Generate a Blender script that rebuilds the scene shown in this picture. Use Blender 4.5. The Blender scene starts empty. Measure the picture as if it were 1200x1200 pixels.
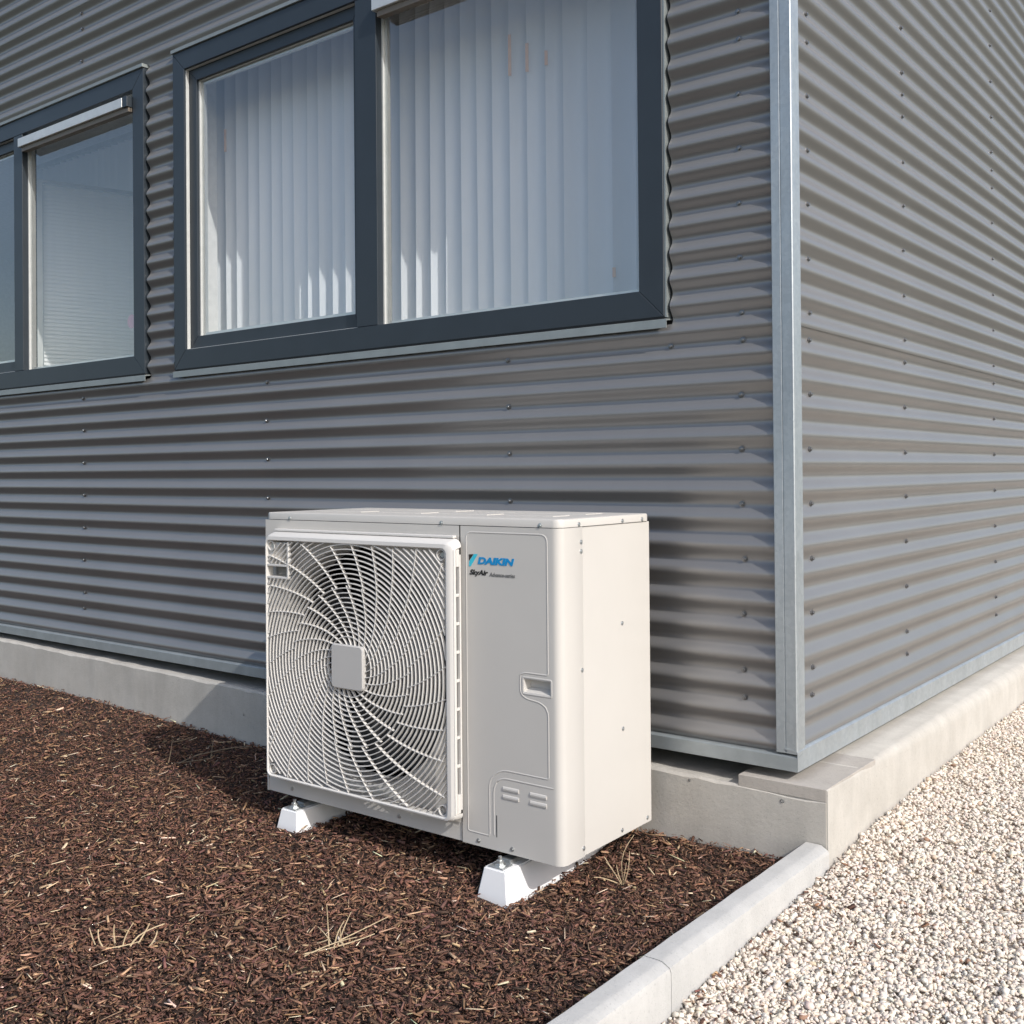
import bpy, bmesh, math, random
import numpy as np
from mathutils import Matrix, Vector

random.seed(7)
rng = np.random.default_rng(11)
S = bpy.context.scene
COL = S.collection
R = math.radians

# ------------------------------------------------------------------ camera
cam_d = bpy.data.cameras.new('camera')
cam_d.sensor_width = cam_d.sensor_height = 36.0
cam_d.lens = 1259.67 / 1200 * 36.0
cam_d.shift_x = 56.45 / 1200
cam_d.shift_y = -54.95 / 1200
cam_d.clip_start, cam_d.clip_end = 0.02, 2000
cam = bpy.data.objects.new('camera', cam_d)
COL.objects.link(cam)
r_ = Vector((0.77392967, 0.63322225, -0.00790187))
u_ = Vector((1.01432444e-02, 8.10279989e-05, 9.99948553e-01))
f_ = Vector((-0.63319031, 0.77397001, 0.00636022))
cam.matrix_world = Matrix(((r_.x, u_.x, -f_.x, 1.1365693), (r_.y, u_.y, -f_.y, -2.78032359),
                           (r_.z, u_.z, -f_.z, 0.80643814), (0, 0, 0, 1)))
S.camera = cam

# ------------------------------------------------------------------ light
SUN = Vector((1.0, -0.285, 0.78)).normalized()          # towards the sun
w = bpy.data.worlds.new('World')
S.world = w
w.use_nodes = True
wt = w.node_tree
sky = wt.nodes.new('ShaderNodeTexSky')
sky.sky_type = 'NISHITA'
sky.sun_disc = False
sky.sun_elevation = math.asin(SUN.z)
sky.sun_rotation = math.atan2(SUN.x, SUN.y)
sky.air_density, sky.dust_density, sky.ozone_density = 1.0, 2.0, 0.65
bg = wt.nodes['Background']
bg.inputs['Strength'].default_value = 0.15
wt.links.new(sky.outputs['Color'], bg.inputs['Color'])
sun_d = bpy.data.lights.new('sun', 'SUN')
sun_d.energy = 2.75
sun_d.angle = R(0.5)
sun_d.color = (1.0, 0.968, 0.925)
sun = bpy.data.objects.new('sun', sun_d)
COL.objects.link(sun)
sun.location = SUN * 20
sun.rotation_euler = SUN.to_track_quat('Z', 'Y').to_euler()
vs = S.view_settings
vs.view_transform, vs.look = 'Standard', 'None'
vs.exposure, vs.gamma = 0.37, 1.0
vs.use_curve_mapping = False
S.cycles.max_bounces = 10
S.cycles.transparent_max_bounces = 16

# ------------------------------------------------------------------ materials
def nodes(name):
    m = bpy.data.materials.new(name)
    m.use_nodes = True
    nt = m.node_tree
    return m, nt, nt.nodes['Principled BSDF']

def N(nt, t, **kw):
    n = nt.nodes.new(t)
    for k, v in kw.items():
        if hasattr(n, k): setattr(n, k, v)
        else: n.inputs[k].default_value = v
    return n

def noise(nt, scale, detail=4, rough=.6, vec=None):
    n = N(nt, 'ShaderNodeTexNoise', Scale=scale, Detail=detail, Roughness=rough)
    if vec is None:
        tc = N(nt, 'ShaderNodeTexCoord'); vec = tc.outputs['Object']
    nt.links.new(vec, n.inputs['Vector'])
    return n.outputs['Fac']

def ramp(nt, fac, stops):
    r = nt.nodes.new('ShaderNodeValToRGB')
    e = r.color_ramp.elements
    while len(e) < len(stops): e.new(.5)
    for i, (p, c) in enumerate(stops):
        e[i].position = p
        e[i].color = (*c, 1) if len(c) == 3 else c
    nt.links.new(fac, r.inputs['Fac'])
    return r.outputs['Color']

def g(v): return (v, v, v)

def bump(nt, p, height, strength=.2, dist=.002):
    b = N(nt, 'ShaderNodeBump', Strength=strength, Distance=dist)
    nt.links.new(height, b.inputs['Height'])
    nt.links.new(b.outputs['Normal'], p.inputs['Normal'])

def plain(name, c, rough=.5, metal=0, var=0.06, scale=30, bmp=0.0, spec=.5):
    m, nt, p = nodes(name)
    f = noise(nt, scale)
    col = ramp(nt, f, [(.3, tuple(x * (1 - var) for x in c)), (.7, tuple(min(1, x * (1 + var)) for x in c))])
    nt.links.new(col, p.inputs['Base Color'])
    p.inputs['Roughness'].default_value = rough
    p.inputs['Metallic'].default_value = metal
    p.inputs['Specular IOR Level'].default_value = spec
    if bmp: bump(nt, p, noise(nt, scale * 12), bmp)
    return m

def mapped(nt, sc):
    tc = N(nt, 'ShaderNodeTexCoord'); mp = N(nt, 'ShaderNodeMapping')
    mp.inputs['Scale'].default_value = sc
    nt.links.new(tc.outputs['Object'], mp.inputs['Vector'])
    return mp.outputs['Vector']

def mat_cladding():
    m, nt, p = nodes('cladding_metal')
    f = noise(nt, 1.6, 6, .65, mapped(nt, (1, 1, .35)))
    col = ramp(nt, f, [(.3, (.252, .247, .244)), (.7, (.282, .276, .272))])
    nt.links.new(col, p.inputs['Base Color'])
    p.inputs['Metallic'].default_value = .52
    r = ramp(nt, noise(nt, 3, 5), [(.3, g(.36)), (.7, g(.42))])
    nt.links.new(r, p.inputs['Roughness'])
    bump(nt, p, noise(nt, 1.6, 2, .5, mapped(nt, (1, 1, .6))), .06, .012)
    return m

def mat_galv():
    m, nt, p = nodes('galvanised_steel')
    v = N(nt, 'ShaderNodeTexVoronoi', Scale=95)
    tc = N(nt, 'ShaderNodeTexCoord'); nt.links.new(tc.outputs['Object'], v.inputs['Vector'])
    mix = N(nt, 'ShaderNodeMixRGB', blend_type='MULTIPLY'); mix.inputs[0].default_value = 1
    c1 = ramp(nt, v.outputs['Color'], [(.2, (.46, .50, .525)), (.8, (.51, .55, .57))])
    c2 = ramp(nt, noise(nt, 9, 6, .7, mapped(nt, (1, 1, .15))), [(.3, g(.82)), (.65, g(1))])
    nt.links.new(c1, mix.inputs[1]); nt.links.new(c2, mix.inputs[2])
    nt.links.new(mix.outputs[0], p.inputs['Base Color'])
    p.inputs['Metallic'].default_value = .7
    r = ramp(nt, noise(nt, 14, 5), [(.3, g(.44)), (.7, g(.58))])
    nt.links.new(r, p.inputs['Roughness'])
    return m

def mat_concrete(name, lo, hi, streak=.0):
    m, nt, p = nodes(name)
    f = noise(nt, 5, 9, .68)
    col = ramp(nt, f, [(.28, lo), (.72, hi)])
    pit = noise(nt, 160, 3, .7)
    pc = ramp(nt, pit, [(.28, g(.62)), (.40, g(1))])
    mix = N(nt, 'ShaderNodeMixRGB', blend_type='MULTIPLY'); mix.inputs[0].default_value = .7
    nt.links.new(col, mix.inputs[1]); nt.links.new(pc, mix.inputs[2])
    out = mix.outputs[0]
    if streak:
        s = noise(nt, 7, 5, .7, mapped(nt, (1.6, 1.6, .18)))
        sc = ramp(nt, s, [(.34, g(1 - streak)), (.62, g(1))])
        m2 = N(nt, 'ShaderNodeMixRGB', blend_type='MULTIPLY'); m2.inputs[0].default_value = 1
        nt.links.new(out, m2.inputs[1]); nt.links.new(sc, m2.inputs[2]); out = m2.outputs[0]
    nt.links.new(out, p.inputs['Base Color'])
    p.inputs['Roughness'].default_value = .88
    bump(nt, p, noise(nt, 90, 8, .75), .45, .003)
    return m

def mat_attr(name, rough=.8, scale=140, bs=.4, spec=.3, lo=.72, hi=1.12):
    m, nt, p = nodes(name)
    a = N(nt, 'ShaderNodeAttribute', attribute_name='tint')
    f = ramp(nt, noise(nt, scale, 5, .7), [(.3, g(lo)), (.7, g(hi))])
    mix = N(nt, 'ShaderNodeMixRGB', blend_type='MULTIPLY'); mix.inputs[0].default_value = 1
    nt.links.new(a.outputs['Color'], mix.inputs[1]); nt.links.new(f, mix.inputs[2])
    nt.links.new(mix.outputs[0], p.inputs['Base Color'])
    p.inputs['Roughness'].default_value = rough
    p.inputs['Specular IOR Level'].default_value = spec
    bump(nt, p, noise(nt, scale * 3, 4), bs, .002)
    return m

def mat_glass():
    m = bpy.data.materials.new('window_glass'); m.use_nodes = True
    nt = m.node_tree; nt.nodes.clear()
    out = N(nt, 'ShaderNodeOutputMaterial')
    tr = N(nt, 'ShaderNodeBsdfTransparent'); tr.inputs['Color'].default_value = (.97, .985, .985, 1)
    gl = N(nt, 'ShaderNodeBsdfGlossy', Roughness=.0); gl.inputs['Color'].default_value = (1, 1, 1, 1)
    lw = N(nt, 'ShaderNodeLayerWeight', Blend=.5)         # Schlick, the same from both sides of the pane
    pw = N(nt, 'ShaderNodeMath', operation='POWER'); pw.inputs[1].default_value = 5
    nt.links.new(lw.outputs['Facing'], pw.inputs[0])
    fr = N(nt, 'ShaderNodeMath', operation='MULTIPLY_ADD'); fr.inputs[1].default_value = .86; fr.inputs[2].default_value = .14
    nt.links.new(pw.outputs[0], fr.inputs[0])
    # two panes of a double-glazed unit, very slightly wavy
    b = N(nt, 'ShaderNodeBump', Strength=.03, Distance=.01)
    nt.links.new(noise(nt, 2.5, 2), b.inputs['Height'])
    nt.links.new(b.outputs['Normal'], gl.inputs['Normal'])
    mx = N(nt, 'ShaderNodeMixShader')
    nt.links.new(fr.outputs[0], mx.inputs[0]); nt.links.new(tr.outputs[0], mx.inputs[1]); nt.links.new(gl.outputs[0], mx.inputs[2])
    nt.links.new(mx.outputs[0], out.inputs['Surface'])
    return m

def mat_fabric(name='blind_fabric', thru=.06, alb=(.78, .79, .815, 1)):
    m, nt, p = nodes(name)
    p.inputs['Base Color'].default_value = alb
    p.inputs['Roughness'].default_value = .8
    tl = N(nt, 'ShaderNodeBsdfTranslucent'); tl.inputs['Color'].default_value = alb
    mx = N(nt, 'ShaderNodeMixShader'); mx.inputs[0].default_value = thru
    out = nt.nodes['Material Output']
    nt.links.new(p.outputs[0], mx.inputs[1]); nt.links.new(tl.outputs[0], mx.inputs[2]); nt.links.new(mx.outputs[0], out.inputs['Surface'])
    bump(nt, p, noise(nt, 60, 3, .5, mapped(nt, (8, 8, .4))), .15, .002)
    return m

M = dict(
    clad=mat_cladding(), galv=mat_galv(),
    concrete=mat_concrete('plinth_concrete', (.41, .385, .345), (.53, .505, .46), .09),
    slab=mat_concrete('slab_concrete', (.36, .33, .295), (.47, .435, .395), .1),
    dullgalv=plain('dull_galvanised_steel', (.38, .415, .425), .5, .6, .12, 10), flash=plain('weathered_zinc', (.29, .32, .32), .55, .45, .08, 14), light=plain('painted_sunlit_reveal', (.50, .51, .50), .5),  # light: pale colour painting in sun on the window reveals
    kerb=mat_concrete('edging_concrete', (.42, .415, .40), (.53, .52, .50), .08),
    frame=plain('anthracite_paint', (.023, .031, .040), .42, 0, .08, 8),
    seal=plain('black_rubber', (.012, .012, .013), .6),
    alu=plain('brushed_aluminium', (.62, .62, .60), .42, .5, .05, 20),
    bronze=plain('brown_vent_metal', (.18, .15, .12), .5, .3),
    ivory=plain('ivory_paint', (.555, .533, .500), .42, 0, .015, 6, .03),
    grille=plain('ivory_plastic', (.63, .61, .58), .4, 0, .015, 6),
    hubp=plain('grey_plastic', (.50, .485, .465), .42, 0, .015, 6),
    bell=plain('grey_inner_metal', (.26, .25, .24), .5, 0, .04, 10),
    dark=plain('dark_interior', (.02, .02, .021), .7),
    blade=plain('fan_plastic', (.028, .028, .030), .5),
    white=plain('white_plastic', (.80, .80, .80), .5, 0, .02, 12),
    zinc=plain('zinc_plated_steel', (.50, .52, .52), .38, .8, .1, 60),
    screw=plain('screw_steel', (.20, .20, .205), .32, .8, .1, 60),
    blue=plain('blue_print', (.0, .25, .56), .5), cyan=plain('cyan_print', (.03, .50, .66), .5),
    ink=plain('black_print', (.012, .012, .012), .5), greyink=plain('grey_print', (.13, .13, .13), .5),
    room=plain('interior_paint', (.80, .79, .77), .9), floor_in=plain('interior_floor', (.20, .18, .16), .8),
    fabric=mat_fabric(), sheer=mat_fabric('sheer_blind_fabric', .5, (.88, .89, .90, 1)), venetian=plain('white_blind_slat', (.85, .85, .84), .5, 0, .02),
    tan=plain('tan_glimpse', (.75, .50, .36), .8), pink=plain('pink_sticker', (.62, .36, .42), .6),
    glass=mat_glass(),
    soil=plain('mulch_soil', (.032, .018, .012), .95, 0, .5, 60, .8),
    chips=mat_attr('bark_chip', .75, 160, .5, .35), stone=mat_attr('gravel_stone', .9, 120, .3, .2, .9, 1.06), gravelbed=plain('gravel_fines', (.60, .53, .45), .95, 0, .12, 60, .6),
    straw=plain('dry_straw', (.52, .40, .25), .7, 0, .25, 80), leaf=plain('yellow_leaf', (.38, .24, .05), .6, 0, .35, 90),
    twig=plain('grey_twig', (.20, .15, .10), .8, 0, .3, 90),
    field=plain('dry_meadow', (.070, .072, .045), .95, 0, .3, 3),
    ground=plain('sandy_gravel', (.45, .40, .34), .95, 0, .2, 25, .5),
)

# ------------------------------------------------------------------ helpers
def link(name, me, mat=None, parent=None, loc=(0, 0, 0)):
    o = bpy.data.objects.new(name, me)
    if mat is not None and me is not None and not me.materials:
        for mm in (mat if isinstance(mat, (list, tuple)) else [mat]): me.materials.append(mm)
    COL.objects.link(o)
    o.location = loc
    if parent is not None: o.parent = parent
    return o

def obj(name, bm, mat, parent=None, loc=(0, 0, 0), smooth=None):
    me = bpy.data.meshes.new(name)
    bmesh.ops.recalc_face_normals(bm, faces=bm.faces)
    bm.to_mesh(me); bm.free()
    if smooth is not None:
        for p in me.polygons: p.use_smooth = True
        me.set_sharp_from_angle(angle=R(smooth))
    return link(name, me, mat, parent, loc)

def raw(name, V, F, mat, parent=None, loc=(0, 0, 0), smooth=None):
    me = bpy.data.meshes.new(name)
    me.from_pydata([tuple(v) for v in V], [], F)
    if smooth is not None:
        for p in me.polygons: p.use_smooth = True
        me.set_sharp_from_angle(angle=R(smooth))
    return link(name, me, mat, parent, loc)

def empty(name, loc, label, cat, rz=0, group=None):
    o = bpy.data.objects.new(name, None)
    COL.objects.link(o)
    o.empty_display_size = .1
    o.location = loc; o.rotation_euler = (0, 0, rz)
    tag(o, label, cat, group)
    return o

def tag(o, label=None, cat=None, group=None, kind=None):
    if label: o['label'] = label
    if cat: o['category'] = cat
    if group: o['group'] = group
    if kind: o['kind'] = kind
    return o

def box(bm, x0, x1, y0, y1, z0, z1, bev=0, seg=2):
    vs_ = [bm.verts.new(c) for c in ((x0, y0, z0), (x1, y0, z0), (x1, y1, z0), (x0, y1, z0), (x0, y0, z1), (x1, y0, z1), (x1, y1, z1), (x0, y1, z1))]
    fs = [bm.faces.new([vs_[i] for i in q]) for q in ((3, 2, 1, 0), (4, 5, 6, 7), (0, 1, 5, 4), (1, 2, 6, 5), (2, 3, 7, 6), (3, 0, 4, 7))]
    if bev:
        es = list({e for f in fs for e in f.edges})
        bmesh.ops.bevel(bm, geom=es, offset=bev, segments=seg, affect='EDGES', profile=.5)
    return bm

def boxes(*bs, bev=0):
    bm = bmesh.new()
    for b in bs: box(bm, *b, bev=bev)
    return bm

def extrude_profile(bm, prof, axis, a, b, closed=True):
    """prof: list of (u,v); axis 0 -> (u,v)=(y,z) along x; 1 -> (x,z) along y; 2 -> (x,y) along z"""
    def pt(u, v, t): return ((t, u, v), (u, t, v), (u, v, t))[axis]
    A = [bm.verts.new(pt(u, v, a)) for u, v in prof]
    B = [bm.verts.new(pt(u, v, b)) for u, v in prof]
    n = len(prof)
    for i in range(n if closed else n - 1):
        j = (i + 1) % n
        bm.faces.new((A[i], A[j], B[j], B[i]))
    if closed:
        bm.faces.new(A); bm.faces.new(B[::-1])
    return bm

def tube(bm, pts, rad, n=6, cap=True):
    pts = [Vector(p) for p in pts]
    rads = rad if isinstance(rad, (list, tuple)) else [rad] * len(pts)
    rings = []
    for i, p in enumerate(pts):
        d = (pts[min(i + 1, len(pts) - 1)] - pts[max(i - 1, 0)]).normalized()
        a = d.orthogonal().normalized() if i == 0 else (a - d * a.dot(d)).normalized()
        b = d.cross(a)
        rings.append([bm.verts.new(p + (a * math.cos(t) + b * math.sin(t)) * rads[i]) for t in [2 * math.pi * k / n for k in range(n)]])
    for A, B in zip(rings, rings[1:]):
        for k in range(n): bm.faces.new((A[k], A[(k + 1) % n], B[(k + 1) % n], B[k]))
    if cap: bm.faces.new(rings[0][::-1]); bm.faces.new(rings[-1])
    return bm

def lathe(bm, prof, cx, cy, cz, axis='y', n=12):
    """prof (r, t): rings of radius r at distance t along axis"""
    rings = []
    for r, t in prof:
        ring = []
        for k in range(n):
            a = 2 * math.pi * k / n
            c, s = r * math.cos(a), r * math.sin(a)
            ring.append(bm.verts.new({'y': (cx + c, cy + t, cz + s), 'x': (cx + t, cy + c, cz + s), 'z': (cx + c, cy + s, cz + t)}[axis]))
        rings.append(ring)
    for A, B in zip(rings, rings[1:]):
        for k in range(n): bm.faces.new((A[k], A[(k + 1) % n], B[(k + 1) % n], B[k]))
    return rings

# ------------------------------------------------------------------ ground sheets
PIT = .0762                                             # corrugation pitch
VAL = .0247                                             # height of a valley

bm = bmesh.new()
v_ = [bm.verts.new(c) for c in ((-600, -600, -.315), (600, -600, -.315), (600, 600, -.315), (-600, 600, -.315))]
bm.faces.new(v_)
tag(obj('ground', bm, M['field']), kind='structure')

PX = np.array([-9, -4.19, -3.05, -2.15, -1.2, -.405, -.057, .05]); PZ = np.array([-.20, -.212, -.236, -.259, -.25, -.228, -.226, -.226])
WAVES = [(rng.uniform(2, 9), rng.uniform(0, 6.28), rng.uniform(0, 6.28)) for _ in range(9)]
def bumps(x, y):
    z = 0
    for f, a, ph in WAVES: z = z + np.sin(f * (x * np.cos(a) + y * np.sin(a)) + ph) / (f ** .7)
    return z * .006
def mulch_h(x, y):
    ww = np.exp(-np.maximum(-.03 - y, 0) / .22)
    k = np.exp(-np.maximum(.03 - x, 0) / .12)
    base = -.268 + .020 * k
    base = base - .020 * np.exp(-((x + .43) / .13) ** 2) * np.exp(-np.maximum(np.abs(y + .33) - .24, 0) ** 2 / .01)
    return np.interp(x, PX, PZ) * ww + base * (1 - ww) + bumps(x, y) * (1 - ww * .5)
GY = np.array([-9, -.9, -.5, 0, .3, 1., 2.2, 12]); GZ = np.array([-.285, -.268, -.247, -.224, -.196, -.177, -.172, -.172])
def gravel_h(x, y):
    return np.interp(y, GY, GZ) + bumps(x * 1.3 + 5, y * 1.3) * .8 - .01 * np.minimum(np.maximum(x - .1, 0), 1)

def sheet(name, xs, ys, fn, mat):
    X, Y = np.meshgrid(xs, ys)
    Z = fn(X, Y)
    V = np.stack([X, Y, Z], -1).reshape(-1, 3)
    n = len(xs)
    F = [(j * n + i, j * n + i + 1, (j + 1) * n + i + 1, (j + 1) * n + i) for j in range(len(ys) - 1) for i in range(n - 1)]
    return raw(name, V, F, mat, smooth=180)
tag(sheet('mulch_bed', np.linspace(-9, .04, 150), np.linspace(-4.2, -.022, 90), lambda x, y: mulch_h(x, y) - .006, M['soil']), kind='structure')
def gb(x, y): return gravel_h(x, y) - .012
tag(sheet('gravel_bed', np.linspace(.088, 1.36, 30), np.concatenate([np.linspace(-5, 3, 90), np.linspace(3.3, 11, 20)]), gb, M['gravelbed']), kind='structure')

# ------------------------------------------------------------------ the building
B = empty('metal_clad_building', (0, 0, -.30), 'grey corrugated metal clad building with galvanised corner trim on a concrete plinth', 'building')
BL = (0, 0, .30)                                        # parts are modelled in world coordinates

W2 = (-2.731, -.381, 1.252, 2.604)                      # window openings x0 x1 z0 z1
W1 = (-5.25, -2.947, 1.252, 2.604)
AMP = .0096
def wave(z): return .003 + AMP * (1 + np.cos(2 * np.pi * (z - VAL) / PIT))

def wall_sheet(axis, a0, a1, z0, z1, holes, off):
    zs = set(np.round(np.arange(z0, z1 + 1e-6, PIT / 14), 5)); zs |= {z0, z1}
    for h in holes:
        for z in h[2:]:
            if z0 < z < z1: zs.add(z)
    zs = sorted(zs)
    xs = {a0, a1}
    for h in holes:
        for x in h[:2]:
            if a0 < x < a1: xs.add(x)
    xs |= set(np.arange(math.ceil(a0 / .5) * .5, a1, .5))
    xs = sorted(xs)
    xs = [x for i, x in enumerate(xs) if i == 0 or x - xs[i - 1] > 1e-4]
    bm = bmesh.new()
    T = .0012
    def vert(x, z, t):
        d = float(wave(z)) - off + t
        return bm.verts.new((x, d, z) if axis == 0 else (-d, x, z))
    grid = [[vert(x, z, 0) for x in xs] for z in zs]
    back = [[vert(x, z, T) for x in xs] for z in zs]
    def solid(i, j):
        if i < 0 or j < 0 or i >= len(xs) - 1 or j >= len(zs) - 1: return False
        cx, cz = (xs[i] + xs[i + 1]) / 2, (zs[j] + zs[j + 1]) / 2
        return not any(h[0] < cx < h[1] and h[2] < cz < h[3] for h in holes)
    for j in range(len(zs) - 1):
        for i in range(len(xs) - 1):
            if not solid(i, j): continue
            G = grid
            bm.faces.new((G[j][i], G[j][i + 1], G[j + 1][i + 1], G[j + 1][i]))
            K = back
            bm.faces.new((K[j][i], K[j + 1][i], K[j + 1][i + 1], K[j][i + 1]))
            for (di, dj, a, b) in ((-1, 0, (i, j), (i, j + 1)), (1, 0, (i + 1, j), (i + 1, j + 1)), (0, -1, (i, j), (i + 1, j)), (0, 1, (i, j + 1), (i + 1, j + 1))):
                if not solid(i + di, j + dj):
                    bm.faces.new((G[a[1]][a[0]], G[b[1]][b[0]], K[b[1]][b[0]], K[a[1]][a[0]]))
    for v in [v for v in bm.verts if not v.link_faces]: bm.verts.remove(v)
    return obj('wall_sheet', bm, M['clad'], B, BL, smooth=40)

gap = .010
HOLES = [(W2[0] - gap, W2[1] + gap + .006, W2[2] - .022, W2[3] + gap), (W1[0] - gap, W1[1] + gap + .002, W1[2] - .022, W1[3] + gap)]
rows = [(.020, 1.2060), (1.1970, 2.1206), (2.1116, 3.0350), (3.026, 4.18)]
for k, (z0, z1) in enumerate(rows):
    for c, (x0, x1) in enumerate(((-9.5, -2.640), (-2.655, -.006))):
        hs = [h for h in HOLES if h[0] < x1 and h[1] > x0]
        wall_sheet(0, x0, x1, z0, z1, hs, .0016 * (k % 2) + .0013 * c)
    for c, (y0, y1) in enumerate(((.006, 3.6), (3.585, 6.0))):
        wall_sheet(1, y0, y1, z0, z1, [], .0016 * (k % 2) + .0013 * (c == 0))

# corner trim: folded galvanised angle with a centre groove and a rounded ridge
bm = bmesh.new()
prof = [(-.0535, .016), (-.0555, -.001), (-.0535, -.0035), (-.0300, -.0035), (-.0288, -.0015), (-.0272, -.0015), (-.0260, -.0035),
        (-.0020, -.0045), (.0025, -.0050), (.0048, -.0030), (.0050, .0020), (.0042, .0060), (.0038, .0515), (.0015, .0540), (-.016, .0525),
        (-.014, .0490), (.0008, .0480), (.0005, .003), (-.050, .0005), (-.050, .016)]
extrude_profile(bm, prof, 2, .046, 4.2)
obj('corner_trim', bm, M['galv'], B, BL)
# base trims (Z section drip flashing) on both walls
bm = bmesh.new()
extrude_profile(bm, [(.030, .046), (.0005, .040), (-.0055, .036), (-.0060, .000), (-.0040, -.001), (-.0040, .033), (.003, .037), (.030, .042)], 0, -9.5, .0062)
obj('base_trim', bm, M['dullgalv'], B, BL)
bm = bmesh.new()
extrude_profile(bm, [(-.03, .060), (.0005, .056), (.0060, .052), (.0062, .000), (.0042, -.001), (.0042, .050), (-.002, .0525), (-.03, .056)], 1, -.0052, 6)
obj('base_trim', bm, M['galv'], B, BL)
obj('soffit_board', boxes((-9.5, -.006, .012, .20, .004, .018), (-.20, -.0065, .2005, 6, .004, .018)), M['dark'], B, BL)
obj('roof', boxes((-9.6, .06, -.06, 4.15, 4.18, 4.30), bev=.01), M['galv'], B, BL)  # cut short at the back so sky reaches the unseen rear opening

# concrete plinth with a worn irregular top edge; capping slab on the gable side
bm = bmesh.new()
xs = np.concatenate([np.linspace(-9.5, -4.6, 12), np.linspace(-4.5, .09, 90)])
rr = np.random.default_rng(5)
prev = None
ring = []
for i, x in enumerate(xs):
    t = np.interp(x, [-9, -4.2, -2.4, -.2, .1], [-.028, -.030, -.046, -.053, -.056]) + rr.normal(0, .0012)
    c = .006 + abs(rr.normal(0, .0025))
    if i == len(xs) - 1: c = .004
    yy = -.030 + rr.normal(0, .0006)
    mids = [(x - (min(abs(rr.normal(0, .0028)), .007) if i == len(xs) - 1 else 0), yy, z) for z in np.linspace(-.235, -.068, 16)]
    ring.append([bm.verts.new(p) for p in ((x, yy, -.60), *mids, (x, yy, t - c), (x, yy + c * .9, t), (x, .30, t), (x, .30, -.6))])
for a, b in zip(ring, ring[1:]):
    for k in range(21):
        bm.faces.new((a[k], a[(k + 1) % 21], b[(k + 1) % 21], b[k]))
bm.faces.new(ring[0]); bm.faces.new(ring[-1][::-1])
obj('plinth', bm, M['concrete'], B, BL)
bm = bmesh.new()
ys = np.concatenate([np.linspace(-.0275, 3.4, 80), np.linspace(3.6, 6, 8)])
ring = []
for i, y in enumerate(ys):
    c = np.interp(y, [-.03, .12, .5, 1.2, 10], [.004, .010, .026, .042, .042]) + abs(rr.normal(0, .0006))
    t = -.027 + rr.normal(0, .0007)
    xo = .0925 + rr.normal(0, .0007)
    ring.append([bm.verts.new(p) for p in ((xo, y, -.6), (xo, y, t - c), (xo - c * .12, y, t - c * .5), (xo - c * .38, y, t - c * .16), (xo - c * .8, y, t), (-.15, y, t), (-.15, y, -.0595), (.05, y, -.0595), (.05, y, -.6))])
for a, b in zip(ring, ring[1:]):
    for k in range(9):
        bm.faces.new((a[k], a[(k + 1) % 9], b[(k + 1) % 9], b[k]))
bm.faces.new(ring[0]); bm.faces.new(ring[-1][::-1])
obj('plinth', bm, M['concrete'], B, BL, smooth=50)
obj('capping_slab', boxes((-.153, .0905, -.0265 - .0022, .35, -.0588, -.0262), bev=.0012), M['slab'], B, BL)

for hx, hz, hr in ((-.028, -.076, .0045), (-2.325, -.152, .006), (-2.25, -.150, .004), (-.30, -.068, .003)):
    bm = bmesh.new()
    lathe(bm, [(hr * 1.2, -.0009), (hr, .0006), (hr * .9, .006), (.0001, .007)], hx, -.0302, hz, 'y', 12)
    obj('tie_hole', bm, M['seal'], B, BL)
# interior room
bm = bmesh.new()
box(bm, -9.4, -.10, .235, 4.0, .30, 3.0)
fl = [f for f in bm.faces]
bmesh.ops.delete(bm, geom=[f for f in bm.faces if f.calc_center_median().y < .26 or f.calc_center_median().y > 3.9], context='FACES_ONLY')
for q in (((-2.84, .235), (-2.84, 4.0)), ((-2.84, 4.0), (-.10, 4.0)), ((-9.4, 4.0), (-6.5, 4.0))):  # partition added; unseen rear left open to brighten the left window's room
    bm.faces.new([bm.verts.new(c) for c in ((*q[0], .30), (*q[1], .30), (*q[1], 3.0), (*q[0], 3.0))])
# front wall with the two window holes
def grid_face(bm, xs, zs, y, holes):
    for i in range(len(xs) - 1):
        for j in range(len(zs) - 1):
            cx, cz = (xs[i] + xs[i + 1]) / 2, (zs[j] + zs[j + 1]) / 2
            if any(h[0] < cx < h[1] and h[2] < cz < h[3] for h in holes): continue
            bm.faces.new([bm.verts.new((x, y, z)) for x, z in ((xs[i], zs[j]), (xs[i + 1], zs[j]), (xs[i + 1], zs[j + 1]), (xs[i], zs[j + 1]))])
RV = [(W_[0] - .010, W_[1] + .010, W_[2] + .035, W_[3] - .03) for W_ in (W1, W2)]
for j, (a0, a1, b0, b1) in enumerate(RV):
    lo, hi = (-9.4, -2.84) if j == 0 else (-2.84, -.10)
    grid_face(bm, [lo, a0, a1, hi], [.30, b0, b1, 3.0], .235, RV)
    for q in (((a0, b0), (a0, b1)), ((a1, b1), (a1, b0)), ((a0, b1), (a1, b1)), ((a1, b0), (a0, b0))):
        bm.faces.new([bm.verts.new(c) for c in ((q[0][0], .0745, q[0][1]), (q[1][0], .0745, q[1][1]), (q[1][0], .235, q[1][1]), (q[0][0], .235, q[0][1]))])
obj('inner_room', bm, M['room'], B, BL)
# dark lining behind the sheets, around the windows
bm = bmesh.new()
grid_face(bm, [-9.5, W1[0], W1[1], W2[0], W2[1], -.003], [.018, W1[2], W1[3], 4.18], .030, [W1, W2])
bm.faces.new([bm.verts.new(c) for c in ((-.030, .03, .018), (-.030, 6, .018), (-.030, 6, 4.18), (-.030, .03, 4.18))])
obj('wall_lining', bm, M['dark'], B, BL)

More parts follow.
